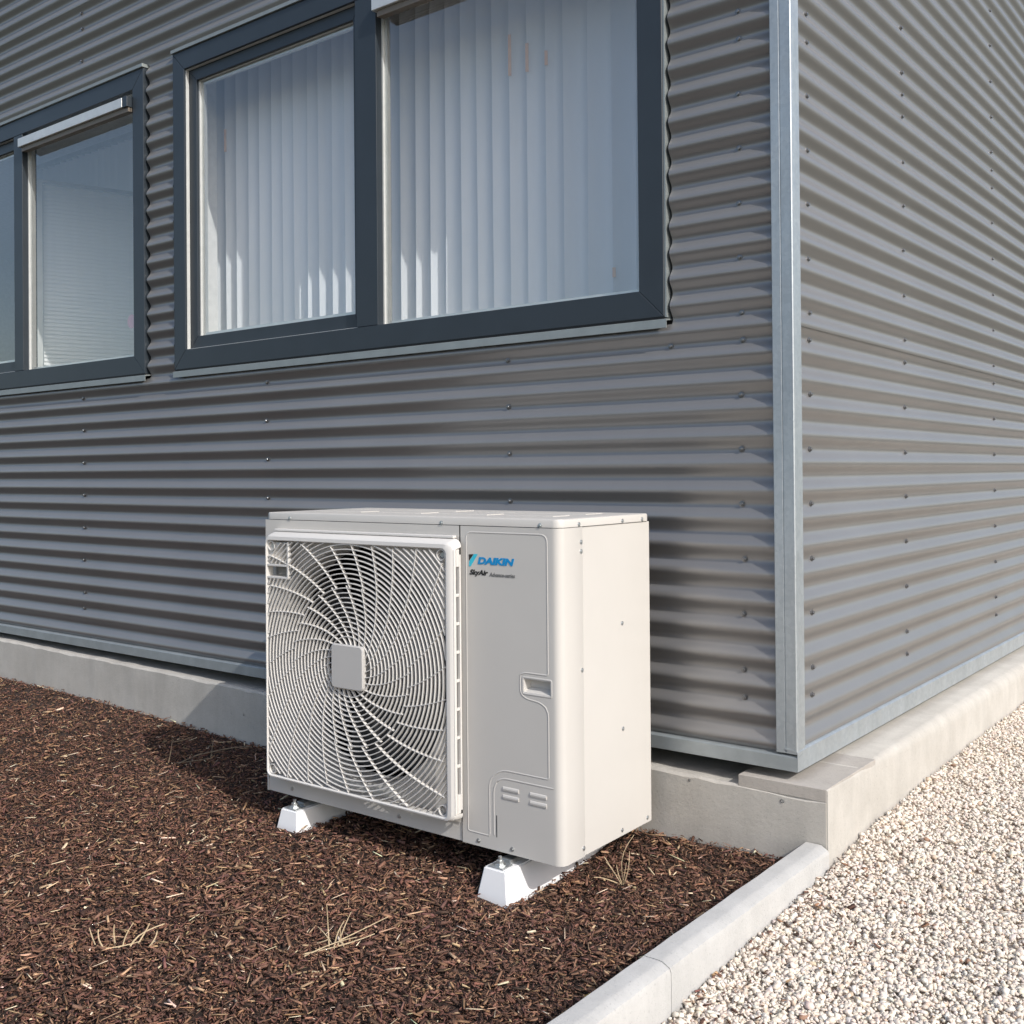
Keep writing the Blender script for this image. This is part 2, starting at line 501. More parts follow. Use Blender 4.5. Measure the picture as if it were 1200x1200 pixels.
# windows ------------------------------------------------------------------
def rect_frame(bm, x0, x1, z0, z1, wl, wr, wb, wt_, y0, y1, bev=.002):
    """mitred frame: four bars with diagonal corner joints"""
    o = [(x0, z0), (x1, z0), (x1, z1), (x0, z1)]
    i_ = [(x0 + wl, z0 + wb), (x1 - wr, z0 + wb), (x1 - wr, z1 - wt_), (x0 + wl, z1 - wt_)]
    for k in range(4):
        q = (o[k], o[(k + 1) % 4], i_[(k + 1) % 4], i_[k])
        # inset along the mitre by a hair so the joint shows
        c = (sum(a for a, _ in q) / 4, sum(b for _, b in q) / 4)
        fr_ = [bm.verts.new((a, y0, b)) for a, b in q]
        bk = [bm.verts.new((a, y1, b)) for a, b in q]
        fs = [bm.faces.new(fr_[::-1]), bm.faces.new(bk)]
        for n in range(4): fs.append(bm.faces.new((fr_[n], fr_[(n + 1) % 4], bk[(n + 1) % 4], bk[n])))
        if bev:
            bmesh.ops.bevel(bm, geom=[e for e in {e for f in fs[:1] for e in f.edges}], offset=bev if k % 2 == 0 else bev * .9, segments=1, affect='EDGES')
    return bm

def window(rect, mull0, mull1, flash):
    x0, x1, z0, z1 = rect
    bm = bmesh.new()
    fw = .080
    rect_frame(bm, x0, x1, z0, z1, fw, fw + .003, fw + .002, fw, -.004, .074, .0018)
    win = obj('window', bm, M['frame'], B, BL)
    obj('mullion', boxes((mull0, mull1, -.0035, .074, z0 + fw + .0025, z1 - fw - .0005), bev=.0016), M['frame'], win)
    # opening sash in the left light
    sx0, sx1, sz0, sz1 = x0 + fw + .003, mull0 - .002, z0 + fw + .005, z1 - fw - .003
    bm = bmesh.new()
    rect_frame(bm, sx0, sx1, sz0, sz1, .050, .030, .052, .050, .020, .070, .0016)
    sash = obj('sash', bm, M['frame'], win)
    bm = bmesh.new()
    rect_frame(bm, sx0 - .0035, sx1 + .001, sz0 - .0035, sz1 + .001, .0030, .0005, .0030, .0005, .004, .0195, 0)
    obj('sunlit_jamb_strip', bm, M['light'], win)  # added pale strip: sunlit jamb reveal put into its colour
    def pane(px0, px1, pz0, pz1, y):
        bm = bmesh.new()
        bm.faces.new([bm.verts.new(c) for c in ((px0, y, pz0), (px1, y, pz0), (px1, y, pz1), (px0, y, pz1))])
        obj('pane', bm, M['glass'], win)
        # glazing bead: pale, wider at left; sun on the reveal put into its colour
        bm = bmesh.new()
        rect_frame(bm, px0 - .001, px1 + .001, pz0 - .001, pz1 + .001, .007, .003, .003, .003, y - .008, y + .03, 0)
        obj('sunlit_glazing_bead', bm, M['light'], win)
        bm = bmesh.new()
        rect_frame(bm, px0 + .006, px1 - .006, pz0 + .005, pz1 - .005, .012, .012, .010, .010, y + .004, y + .018, 0)
        obj('spacer_bar', bm, M['alu'], win)
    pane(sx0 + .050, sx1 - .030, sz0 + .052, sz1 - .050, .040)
    # fixed light on the right with a screen box at its top
    fx0, fx1, fz0, fz1 = mull1, x1 - fw - .003, z0 + fw + .002, z1 - fw
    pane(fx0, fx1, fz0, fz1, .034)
    bx = obj('vent_box', boxes((fx0 + .004, fx1 - .045, -.030, .030, fz1 - .075, fz1 - .032), bev=.002), M['alu'], win)
    obj('end_cap', boxes((fx1 - .0445, fx1 - .006, -.0285, .030, fz1 - .078, fz1 - .030), bev=.002), M['frame'], win)
    bm = bmesh.new()
    for k in range(3): box(bm, fx0 + .020, fx1 - .010, -.018 + k * .013, -.008 + k * .013, fz1 - .098 + k * .002, fz1 - .0755, bev=.001)
    obj('vent_slot', bm, M['bronze'], win)
    # galvanised flashings
    obj('head_flashing', boxes((x0 - .004, x1 + .004, -.012, .03, z1 + .0015, z1 + .0165), bev=.0012), M['flash'], win)
    bm = bmesh.new()
    extrude_profile(bm, [(.04, z0 - .002), (-.006, z0 - .007), (-.010, z0 - .009), (-.0105, z0 - .033), (-.008, z0 - .034), (-.008, z0 - .012), (.04, z0 - .006)], 0, x0 - .002, x1 + .010)
    obj('sill', bm, M['flash'], win)
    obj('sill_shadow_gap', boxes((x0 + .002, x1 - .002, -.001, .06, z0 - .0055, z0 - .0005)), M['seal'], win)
    if flash: obj('jamb_flashing', boxes((x1 + .001, x1 + .0065, -.001, .03, z0 - .002, z1 + .001)), M['flash'], win)
    return win
win2 = window(W2, -1.632, -1.527, True)
win1 = window(W1, -4.072, -3.988, False)
# pink round sticker on the left window's fixed pane
bm = bmesh.new()
lathe(bm, [(.0001, 0), (.032, 0), (.032, .001)], -3.105, .0355, 1.50, 'y', 24)
obj('sticker', bm, M['pink'], win1)

# cladding screws ------------------------------------------------------------
def screw_mesh(axis):
    bm = bmesh.new()
    lathe(bm, [(.0001, -.0075), (.0045, -.0070), (.0052, -.0058), (.0052, -.0020), (.0086, -.0016), (.0090, -.0004), (.0090, .0015)], 0, 0, 0, axis, 10)
    bmesh.ops.recalc_face_normals(bm, faces=bm.faces)
    if axis == 'x': bmesh.ops.scale(bm, vec=(-1, 1, 1), verts=bm.verts); bmesh.ops.reverse_faces(bm, faces=bm.faces)
    me = bpy.data.meshes.new('screw'); bm.to_mesh(me); bm.free(); me.materials.append(M['screw'])
    return me
scL, scR = screw_mesh('y'), screw_mesh('x')
valleys = [k for k in range(0, 42)]
def rowset():
    ks = set()
    for lap in (15, 27, 39):                       # double rows at every lap
        ks |= {lap, lap + 1}
    ks |= {2, 3}
    ks |= {5, 7, 9, 11, 13, 15, 18, 20, 22, 24, 26, 28, 30, 32, 34, 36, 38}
    return sorted(ks)
nsc = 0
VY = float(wave(VAL)) - .0030
for k in rowset():
    z = VAL + k * PIT
    if z > 3.2: continue
    for x in (-.153, -.370, -.963, -2.157, -3.476):
        if x == -.370 and not (1.1 < z < 2.75): continue
        if any(h[0] - .01 < x < h[1] + .01 and h[2] - .03 < z < h[3] + .03 for h in HOLES): continue
        link('screw', scL, None, B, (x + random.uniform(-.004, .004), VY, z + .30 + random.uniform(-.002, .002))); nsc += 1
    for y in (.165, 1.010, 2.218):
        link('screw', scR, None, B, (-VY, y + random.uniform(-.004, .004), z + .30 + random.uniform(-.002, .002))); nsc += 1

# ------------------------------------------------------------------ blinds
def vane_mesh(h, wd, mt=None):
    bm = bmesh.new()
    n = 5
    f = [[], []]
    for j, z in enumerate((0, h)):
        for i in range(n + 1):
            t = i / n - .5
            f[j].append(bm.verts.new((t * wd, .011 * (1 - 4 * t * t), z)))
    for i in range(n): bm.faces.new((f[0][i], f[0][i + 1], f[1][i + 1], f[1][i]))
    me = bpy.data.meshes.new('vane'); bm.to_mesh(me); bm.free()
    for p in me.polygons: p.use_smooth = True
    me.materials.append(mt or M['fabric'])
    return me
vx0, vy0, vz0 = -2.80, .290, 1.235
vbl = empty('vertical_blind', (vx0, vy0, vz0), 'closed pale blue grey vertical blind behind both panes of the large window', 'blind')
obj('head_rail', boxes((0, 2.5, -.02, .02, 1.36, 1.395)), M['alu'], vbl)
vm = vane_mesh(1.355, .089)
GLIMPSES = {-1.11: (2.20, .145), -1.035: (2.20, .10), -.965: (2.20, .05), -.74: (1.438, .032), -2.69: (2.24, .10)}  # added strips standing in for something tan glimpsed between the vanes
x = vx0 + .045
i = 0
while x < -.42:
    v = link('vane', vm, None, vbl, (x - vx0 + random.uniform(-.003, .003), random.uniform(-.002, .002), .004))
    v.rotation_euler = (random.uniform(-.004, .004), random.uniform(-.003, .003), R(33 + random.uniform(-6, 6)))
    for tx, (hz, hh) in GLIMPSES.items():
        if abs(x - .04 - tx) < .0378: obj('glimpse_strip', boxes((-.047, -.036, -.007, -.005, hz - vz0, hz - vz0 + hh)), M['tan'], v)
    x += .0755 if x < -.90 else .094
    i += 1

vbs = empty('vertical_blind', (-6.1, 1.14, 1.00), 'pale vertical blind showing above the venetian blind in the small left window', 'blind')
obj('head_rail', boxes((0, 3.2, -.02, .02, 1.93, 1.96)), M['alu'], vbs)
vm2 = vane_mesh(1.92, .089, M['sheer'])
for i in range(42):
    v = link('vane', vm2, None, vbs, (.045 + i * .0755, random.uniform(-.002, .002), .004))
    v.rotation_euler.z = R(20 + random.uniform(-4, 4))
vb = empty('venetian_blind', (-4.370, .300, 1.190), 'white venetian blind standing at an angle behind the small left window', 'blind', rz=math.pi / 2 - .302)
obj('head_rail', boxes((0, .76, -.014, .014, 1.215, 1.235)), M['alu'], vb)
bm = bmesh.new()
sl = [(-.011, -.004), (-.004, .0), (.004, .002), (.011, .0035)]
f = [[bm.verts.new((x, y, z)) for y, z in sl] for x in (.02, .76)]
for i in range(3): bm.faces.new((f[0][i], f[0][i + 1], f[1][i + 1], f[1][i]))
slat = bpy.data.meshes.new('slat'); bm.to_mesh(slat); bm.free(); slat.materials.append(M['venetian'])
for i in range(55):
    o = link('slat', slat, None, vb, (0, 0, .035 + i * .0216))
    o.rotation_euler = (R(52 + random.uniform(-3, 3)), 0, 0)
obj('bottom_rail', boxes((.015, .76, -.012, .012, .008, .024)), M['venetian'], vb)
obj('side_frame', boxes((-.03, .014, -.02, .02, 0, 1.235), bev=.002), M['alu'], vb)

# ------------------------------------------------------------------ edging stones
def edging(y0, y1, label):
    bm = bmesh.new()
    n = 14
    ring = []
    for i in range(n + 1):
        y = y0 + (y1 - y0) * i / n
        e = lambda s=.0008: rr.normal(0, s)
        zt = -.1690 + e(.0006)
        ring.append([bm.verts.new(p) for p in ((.034 + e(), y, -.45), (.034 + e(), y, zt - .005), (.038, y, zt), (.0710 + e(), y, zt), (.0790, y, zt - .001), (.0955 + e(.0004), y, zt - .010 + e(.0004)), (.0985 + e(.0004), y, zt - .018), (.1000, y, -.45))])
    for a, b in zip(ring, ring[1:]):
        for k in range(8): bm.faces.new((a[k], a[(k + 1) % 8], b[(k + 1) % 8], b[k]))
    bm.faces.new(ring[0]); bm.faces.new(ring[-1][::-1])
    tag(obj('edging_stone', bm, M['kerb'], smooth=25), label, 'kerb stone', 'concrete edging stones between bark and gravel')
edging(-.876, -.034, 'pale concrete edging stone butting against the corner of the plinth')
edging(-1.875, -.8785, 'pale concrete edging stone at the bottom edge, nearest the viewer')

# ------------------------------------------------------------------ outdoor unit
UX, UY, UA, UZ, H = -.37619, -.5544, .0133157, -.1816, .8669
ca, sa = math.cos(UA), math.sin(UA)
ub = Vector((UX - 1.1 * ca, UY - 1.1 * sa, UZ))         # left front bottom corner
uc = ub + Vector((.55 * ca - .23 * sa, .55 * sa + .23 * ca, 0))
U = empty('outdoor_unit', uc, 'ivory air conditioner outdoor unit with a square spiral fan grille standing on white blocks', 'air conditioner', UA)
UL = (-.55, -.23, 0)
def upart(name, bm, mat, parent=None, smooth=None):
    return obj(name, bm, mat, parent or U, UL if parent is None else (0, 0, 0), smooth)

HC = (.4010, .4320)                                     # fan centre (x, z)
ZT = .8445                                              # top of the panels
# --- left front panel with the round fan opening
bm = bmesh.new()
n = 96
RB = .349
def rectpt(a, x0, x1, z0, z1):
    dx, dz = math.cos(a), math.sin(a)
    t = min([((x1 if dx > 0 else x0) - HC[0]) / dx if abs(dx) > 1e-9 else 9, ((z1 if dz > 0 else z0) - HC[1]) / dz if abs(dz) > 1e-9 else 9])
    return HC[0] + dx * t, HC[1] + dz * t
X0, X1, Z0, Z1 = .0, .7775, .050, ZT
ang = sorted(set([2 * math.pi * k / n for k in range(n)] + [math.atan2(z - HC[1], x - HC[0]) % (2 * math.pi) for x in (X0, X1) for z in (Z0, Z1)]))
outer = [bm.verts.new((*((lambda p: (p[0], 0, p[1]))(rectpt(a, X0, X1, Z0, Z1))),)) for a in ang]
rings = [[bm.verts.new((HC[0] + r * math.cos(a), y, HC[1] + r * math.sin(a))) for a in ang] for r, y in ((RB, 0), (RB - .006, .004), (RB - .010, .016), (RB - .010, .095))]
allr = [outer] + rings
for A, Bq in zip(allr, allr[1:]):
    for k in range(len(ang)): bm.faces.new((A[k], A[(k + 1) % len(ang)], Bq[(k + 1) % len(ang)], Bq[k]))
# top and left flange
upart('front_panel', bm, M['ivory'], smooth=35)
# --- right front panel wrapping round the corner, with a hole for the grip
bm = bmesh.new()
pf = [(.7795, .012), (.7795, .002), (.7815, 0)]
HX0, HX1, HZ0, HZ1 = .986, 1.066, .424, .458
pf += [(HX0, 0), (HX1, 0)]
RC = .024
pf += [(1.1 - RC + RC * math.sin(t), RC - RC * math.cos(t)) for t in np.linspace(0, math.pi / 2, 9)]
pf += [(1.1, .103), (1.0985, .106)]
zs = [.0, HZ0, HZ1, ZT]
G = [[bm.verts.new((x, y, z)) for x, y in pf] for z in zs]
for j in range(3):
    for i in range(len(pf) - 1):
        if j == 1 and i == 3: continue
        bm.faces.new((G[j][i], G[j][i + 1], G[j + 1][i + 1], G[j + 1][i]))
rp = upart('front_panel', bm, M['ivory'], smooth=30)
rp['label'] = 'plain service panel with logo and grip'
# grip recess
bm = bmesh.new()
x0, x1, z0, z1, d = HX0, HX1, HZ0, HZ1, .022
o = [(x0, 0, z0), (x1, 0, z0), (x1, 0, z1), (x0, 0, z1)]
q = [(x0 + .006, d, z0 + .012), (x1 - .004, d, z0 + .012), (x1 - .004, d, z1 - .002), (x0 + .006, d, z1 - .002)]
a = [bm.verts.new(c) for c in o]; b = [bm.verts.new(c) for c in q]
for k in range(4): bm.faces.new((a[k], a[(k + 1) % 4], b[(k + 1) % 4], b[k]))
bm.faces.new(b)
upart('grip_recess', bm, M['ivory'], rp)
def bead(pts, rad, name, parent, closed=False):
    """pressed bead: flattened half-round ridge on the panel face"""
    bm = bmesh.new()
    pts = [Vector((p[0], 0, p[1])) for p in pts]
    n = len(pts)
    secs = []
    for i, p in enumerate(pts):
        a = pts[(i - 1) % n] if closed or i > 0 else p
        b = pts[(i + 1) % n] if closed or i < n - 1 else p
        d = (b - a).normalized()
        nrm = Vector((-d.z, 0, d.x))
        secs.append([bm.verts.new(p + nrm * (rad * s) + Vector((0, y, 0))) for s, y in ((-1, .0004), (-.55, -.0007), (0, -.0010), (.55, -.0007), (1, .0004))])
    for i in range(n if closed else n - 1):
        A, C = secs[i], secs[(i + 1) % n]
        for k in range(4): bm.faces.new((A[k], A[k + 1], C[k + 1], C[k]))
    return upart(name, bm, M['ivory'], parent, smooth=60)
def fillet(poly, closed=True):
    """poly of (x,z,r) -> rounded polyline"""
    out = []
    n = len(poly)
    for i, (x, z, r) in enumerate(poly):
        if not closed and i in (0, n - 1) or r == 0: out.append((x, z)); continue
        P = Vector((x, z)); A = Vector(poly[i - 1][:2]) - P; C = Vector(poly[(i + 1) % n][:2]) - P
        A, C = A.normalized(), C.normalized()
        s, e = P + A * r, P + C * r
        for t in np.linspace(0, 1, 7): out.append(tuple((1 - t) ** 2 * s + 2 * t * (1 - t) * P + t * t * e))
    return out
bead(fillet([(.800, .034, .008), (.800, .828, .018), (1.060, .828, .022), (1.060, .474, .006), (.984, .474, .012), (.974, .466, .008), (.974, .420, .012), (.990, .408, .012), (1.042, .402, .018),
             (1.060, .384, .016), (1.060, .213, .006), (.905, .213, .030), (.872, .180, .02), (.872, .034, .006)]), .0027, 'pressed_bead', rp, True)
bead(fillet([(.886, .040, 0), (.886, .168, .022), (.908, .192, .022), (1.074, .192, 0)], False), .003, 'pressed_bead', rp)
bead(fillet([(HX0 - .004, HZ0 - .004, .004), (HX0 - .004, HZ1 + .004, .004), (HX1 + .004, HZ1 + .004, .004), (HX1 + .004, HZ0 - .004, .004)]), .0036, 'grip_rim', rp, True)
for (sx, sz) in ((.917, .166), (1.003, .166), (.917, .145), (1.003, .145)):
    bm = bmesh.new()
    extrude_profile(bm, [(0, sz - .006), (-.002, sz - .0045), (-.0026, sz), (-.0016, sz + .004), (0, sz + .006)], 0, sx, sx + .050)
    upart('louvre', bm, M['ivory'], rp)
obj('slit', boxes((.894, .8965, -.0004, .004, .035, .092)), M['dark'], rp)
# --- right side panel, left side, back, base, inner box
bm = bmesh.new()
box(bm, 1.090, 1.0972, .106, .4595, .0, ZT, bev=.0015)
upart('side_panel', bm, M['ivory'])
upart('side_panel', boxes((.0, .006, .001, .4595, .0, ZT - .0003)), M['ivory'])
upart('back_panel', boxes((.0065, 1.0895, .452, .4590, .0, ZT - .0006)), M['bell'])
bm = bmesh.new()
box(bm, .003, .7765, .0035, .012, .0, .0495, bev=.001)
bp_ = upart('base_pan', bm, M['ivory'])
obj('base_floor', boxes((.007, 1.089, .0125, .4515, .004, .012)), M['bell'], bp_)
upart('inner_case', boxes((.0065, .0075, .012, .4515, .0125, ZT - .001), (.7780, .7790, .012, .4515, .0125, ZT - .001), (.0080, .7775, .300, .301, .0125, ZT - .001)), M['dark'])
# --- lid with folded rim and pressed stiffeners
bm = bmesh.new()
def rrect(x0, x1, y0, y1, r, k=6):
    out = []
    for cx, cy, a0 in ((x1 - r, y0 + r, -90), (x1 - r, y1 - r, 0), (x0 + r, y1 - r, 90), (x0 + r, y0 + r, 180)):
        for t in range(k + 1): out.append((cx + r * math.cos(R(a0 + 90 * t / k)), cy + r * math.sin(R(a0 + 90 * t / k))))
    return out
lay = [(-.0008, .0, ZT + .0015, .024), (-.0008, 0, H - .004, .024), (.0005, 0, H - .001, .024), (.003, 0, H, .022), (.030, 0, H + .0006, .015)]
Ls = [[bm.verts.new((x, y, z)) for x, y in rrect(0 + e, 1.1 - e, 0 + e, .46 - e, max(r - e, .004))] for e, _, z, r in lay]
for A, C in zip(Ls, Ls[1:]):
    for k in range(len(A)): bm.faces.new((A[k], A[(k + 1) % len(A)], C[(k + 1) % len(A)], C[k]))
bm.faces.new(Ls[-1]); bm.faces.new(Ls[0][::-1])
lid = upart('lid', bm, M['ivory'], smooth=30)
for (a, b, c, e) in ((.10, .30, .12, .20), (.36, .54, .12, .20), (.60, .78, .12, .20), (.84, 1.00, .12, .20), (.10, .54, .28, .37), (.60, 1.0, .28, .37)):
    obj('stiffener', boxes((a, b, c, e, H + .0002, H + .0026), bev=.0012), M['ivory'], lid)

# --- fan
bm = bmesh.new()
lathe(bm, [(.0001, .06), (.075, .062), (.085, .075), (.085, .16)], HC[0], 0, HC[1], 'y', 32)
fan = upart('fan', bm, M['blade'], smooth=30)
for k in range(3):
    bm = bmesh.new()
    g1 = []
    for i in range(9):
        r = .084 + (.325 - .084) * i / 8
        row = []
        for j in range(9):
            t = j / 8
            a = R(120 * k) + R(-8 + 92 * t + 26 * (i / 8) ** 1.3 + (8 * i / 8) * (t - .5))
            row.append(bm.verts.new((HC[0] + r * math.cos(a), .075 + .075 * t + .012 * math.sin(t * 3.1), HC[1] + r * math.sin(a))))
        g1.append(row)
    for i in range(8):
        for j in range(8): bm.faces.new((g1[i][j], g1[i + 1][j], g1[i + 1][j + 1], g1[i][j + 1]))
    obj('blade', bm, M['blade'], fan, smooth=60)

# --- grille
GX0, GX1, GZ0, GZ1 = .046, .789, .060, .804             # outer
IX0, IX1, IZ0, IZ1 = .055, .762, .070, .783             # clear opening
GD = -.046
bm = bmesh.new()
def rr2(x0, x1, z0, z1, r, k=6): return rrect(x0, x1, z0, z1, r, k)
lay = [(rr2(GX0 - .002, GX1 + .002, GZ0 - .002, GZ1 + .006, .022), -.010), (rr2(GX0, GX1, GZ0, GZ1, .022), GD + .013), (rr2(GX0 + .001, GX1 - .003, GZ0 + .001, GZ1 - .003, .021), GD + .006), (rr2(GX0 + .003, GX1 - .010, GZ0 + .003, GZ1 - .008, .020), GD + .001),
       (rr2(IX0 - .002, IX1 + .006, IZ0 - .003, IZ1 + .003, .016), GD), (rr2(IX0, IX1, IZ0, IZ1, .014), GD + .004), (rr2(IX0, IX1, IZ0, IZ1, .014), -.018)]
Ls = [[bm.verts.new((x, y, z)) for x, z in pts] for pts, y in lay]
skip = lambda A, k: False
for li, (A, C) in enumerate(zip(Ls, Ls[1:])):
    for k in range(len(A)):
        # the flank on the right is left open: it is a slotted rail of its own
        xm = (A[k].co.x + A[(k + 1) % len(A)].co.x) / 2
        if li == 0 and xm > GX1 - .001 and abs(A[k].co.z - A[(k + 1) % len(A)].co.z) > .2: continue
        if li == 5 and xm > IX1 - .001 and abs(A[k].co.z - A[(k + 1) % len(A)].co.z) > .2: continue
        bm.faces.new((A[k], A[(k + 1) % len(A)], C[(k + 1) % len(A)], C[k]))
grille = upart('fan_grille', bm, M['grille'], smooth=30)
def gp(name, bm, mat=None, smooth=None): return obj(name, bm, mat or M['grille'], grille, smooth=smooth)
# slotted flank
bs = [(GX1 - .007, GX1 + .0005, GD + .0065, -.030, GZ0 + .022, GZ1 - .022), (GX1 - .007, GX1 + .002, -.017, -.011, GZ0 + .030, GZ1 - .036)]
zz = np.linspace(GZ0 + .024, GZ1 - .024, 9)
bs += [(GX1 - .007, GX1 + .0015, -.0295, -.0175, GZ0 + .022, GZ0 + .072), (GX1 - .007, GX1 + .0015, -.0295, -.0175, GZ1 - .068, GZ1 - .022)]
for z in np.linspace(GZ0 + .072, GZ1 - .068, 9)[1:-1]: bs.append((GX1 - .006, GX1 + .0008, -.0295, -.0175, z - .004, z + .004))
gp('slotted_flank', boxes(*bs, bev=.0008))
# upper lip on the casing above the grille
gp('upper_lip', boxes((GX0 + .012, GX1 - .020, -.016, -.0008, GZ1 + .0065, GZ1 + .014), bev=.002))
def inside(x, z, m=0):
    if not (IX0 + m < x < IX1 - m and IZ0 + m < z < IZ1 - m): return False
    for cx in (IX0, IX1):
        for cz in (IZ0, IZ1):
            if abs(x - cx) < .030 and abs(z - cz) < .030: return False
    if x < .150 and .672 < z < .712: return False
    return True
def bars(paths, wd, y0, y1):
    """flat bars of rectangular section along paths lying in the grille plane"""
    bm = bmesh.new()
    for P in paths:
        if len(P) < 2: continue
        secs = []
        for i, p in enumerate(P):
            a, b = P[max(i - 1, 0)], P[min(i + 1, len(P) - 1)]
            dx, dz = b[0] - a[0], b[1] - a[1]
            L = math.hypot(dx, dz) or 1
            nx, nz = -dz / L * wd / 2, dx / L * wd / 2
            secs.append([bm.verts.new((p[0] + s * nx, y, p[1] + s * nz)) for s, y in ((-.7, y0), (.7, y0), (1, y0 + .0012), (1, y1), (-1, y1), (-1, y0 + .0012))])
        for A, C in zip(secs, secs[1:]):
            for k in range(6): bm.faces.new((A[k], A[(k + 1) % 6], C[(k + 1) % 6], C[k]))
        bm.faces.new(secs[0]); bm.faces.new(secs[-1][::-1])
    return bm
def split(pts, ok):
    out, cur = [], []
    for p in pts:
        if ok(*p): cur.append(p)
        elif cur: out.append(cur); cur = []
    if cur: out.append(cur)
    return out
r = .0865
while r < .52:
    n = max(72, int(r * 560))
    pts = [(HC[0] + r * math.cos(2 * math.pi * k / n), HC[1] + r * math.sin(2 * math.pi * k / n)) for k in range(n + 1)]
    P = [p for p in split(pts, inside) if len(p) > 2]
    for q in P: gp('grille_ring', bars([q], .0032, GD + .003, GD + .012), smooth=40)
    r += .0139
def spiral(th0, r0, r1):
    out = []
    k = max(6, int((r1 - r0) / .012))
    for i in range(k + 1):
        rad = r0 + (r1 - r0) * i / k
        th = R(th0 + 31 * math.log(rad / .232))
        out.append((HC[0] + rad * math.cos(th), HC[1] + rad * math.sin(th)))
    return out
for k in range(24):
    gp('grille_spoke', bars([spiral(-13 - 15 * k, .062, .2325)], .0027, GD + .0029, GD + .012), smooth=40)
for k in range(26):
    P = [p for p in split(spiral(-21.5 - 360 / 26 * k, .2275, .53), inside) if len(p) > 1]
    if P: gp('grille_spoke', bars(P[:1], .0027, GD + .0029, GD + .012), smooth=40)
# hub plate and the dish behind it
bm = bmesh.new()
hp = .0635
lay = [(hp, GD + .010), (hp, GD - .002), (hp - .003, GD - .005)]
Ls = [[bm.verts.new((x, y, z)) for x, z in rrect(HC[0] - e, HC[0] + e, HC[1] - e, HC[1] + e, .012)] for e, y in lay]
for A, C in zip(Ls, Ls[1:]):
    for k in range(len(A)): bm.faces.new((A[k], A[(k + 1) % len(A)], C[(k + 1) % len(A)], C[k]))
bm.faces.new(Ls[-1])
gp('hub_plate', bm, M['hubp'], 30)
bm = bmesh.new()
lathe(bm, [(.0600, GD + .0105), (.0680, GD + .020), (.0680, GD + .034), (.0001, GD + .036)], HC[0], 0, HC[1], 'y', 40)
gp('hub_dish', bm, M['bell'], 40)
# grip pocket in the upper left and its backing plate
gp('grip_pocket', boxes((IX0, .148, GD + .003, GD + .016, .705, .712), (.143, .150, GD + .003, GD + .016, .672, .780), (IX0, .148, GD + .003, GD + .016, .668, .675), bev=.0012))
obj('grip_back', boxes((IX0 + .001, .142, -.006, -.004, .676, .704)), M['bell'], grille)
gp('backing_plate', boxes((IX0, .1425, GD + .0135, GD + .016, .7125, .778)))
for cx, cz in ((IX0 + .016, IZ0 + .016), (IX1 - .016, IZ0 + .016), (IX0 + .016, IZ1 - .016), (IX1 - .016, IZ1 - .016)):
    bm = bmesh.new()
    lathe(bm, [(.0001, -.034), (.007, -.034), (.009, -.031), (.009, -.010)], cx, 0, cz, 'y', 14)
    gp('screw', bm, M['zinc'], 40)
    bm = bmesh.new()
    lathe(bm, [(.0155, GD + .005), (.0155, -.012), (.013, -.012), (.013, GD + .005), (.0155, GD + .005)], cx, 0, cz, 'y', 18)
    gp('screw_boss', bm, M['grille'], 40)

# --- casing screws
def uscrew(x, y, z, axis):
    bm = bmesh.new()
    s = 1 if axis == 'x' else -1
    lathe(bm, [(.0001, s * .0028), (.0032, s * .0024), (.0036, s * .001), (.0062, s * .0008), (.0066, -s * .0005)], x, y, z, axis, 10)
    upart('screw', bm, M['zinc'], smooth=50)
for y, z in ((.097, .806), (.097, .782), (.305, .574), (.097, .478), (.305, .288), (.436, .014), (.296, .016), (.098, .022)):
    uscrew(1.0972 if y > .1065 else 1.1, y, z, 'x')
for y, z in ((.086, .852), (.305, .852), (.413, .852)): uscrew(1.1008, y, z, 'x')
for x, z in ((.112, .850), (.716, .850), (1.040, .851)): uscrew(x, -.0008, z, 'y')
for x, z in ((.11, .022), (.55, .022), (.835, .014), (.945, .014)): uscrew(x, .0030 if x < .7 else 0, z, 'y')

# --- print on the service panel
def text(name, body, x, z, size, mat, shear=0, bold=0, width=None):
    cu = bpy.data.curves.new(name, 'FONT')
    cu.body = body; cu.size = size; cu.shear = shear; cu.offset = bold; cu.extrude = .0002
    cu.fill_mode = 'BOTH'
    t = bpy.data.objects.new(name, cu)
    COL.objects.link(t)
    bpy.context.view_layer.update()
    dg = bpy.context.evaluated_depsgraph_get()
    me = bpy.data.meshes.new_from_object(t.evaluated_get(dg))
    COL.objects.unlink(t); bpy.data.objects.remove(t)
    co = np.empty(len(me.vertices) * 3, 'f'); me.vertices.foreach_get('co', co); co = co.reshape(-1, 3)
    wd = co[:, 0].max() - co[:, 0].min()
    k = (width / wd) if width else 1
    co2 = np.stack([(co[:, 0] - co[:, 0].min()) * k + x, -.0007 - co[:, 2], co[:, 1] + z], -1).astype('f')
    me.vertices.foreach_set('co', co2.ravel())
    me.materials.clear(); me.update()
    return link(name, me, mat, rp)
LX = .808
text('printed_lettering', 'DAIKIN', LX + .031, .7455, .0240, M['blue'], .22, .0014, .120)
text('printed_lettering', 'SkyAir', LX + .004, .7160, .0185, M['ink'], .3, .0007, .062)
text('printed_lettering', 'Advance-series', LX + .070, .7140, .0150, M['greyink'], .2, .0002, .083)
def flat(name, pts, mat):
    bm = bmesh.new()
    extrude_profile(bm, pts, 1, -.0009, -.0003)
    obj(name, bm, mat, rp)
flat('printed_emblem', [(LX + .002, .7690), (LX + .018, .7700), (LX + .003, .7520)], M['ink'])
flat('printed_emblem', [(LX + .0195, .7702), (LX + .032, .7705), (LX + .008, .7370), (LX + .003, .7370), (LX + .0032, .7500)], M['cyan'])

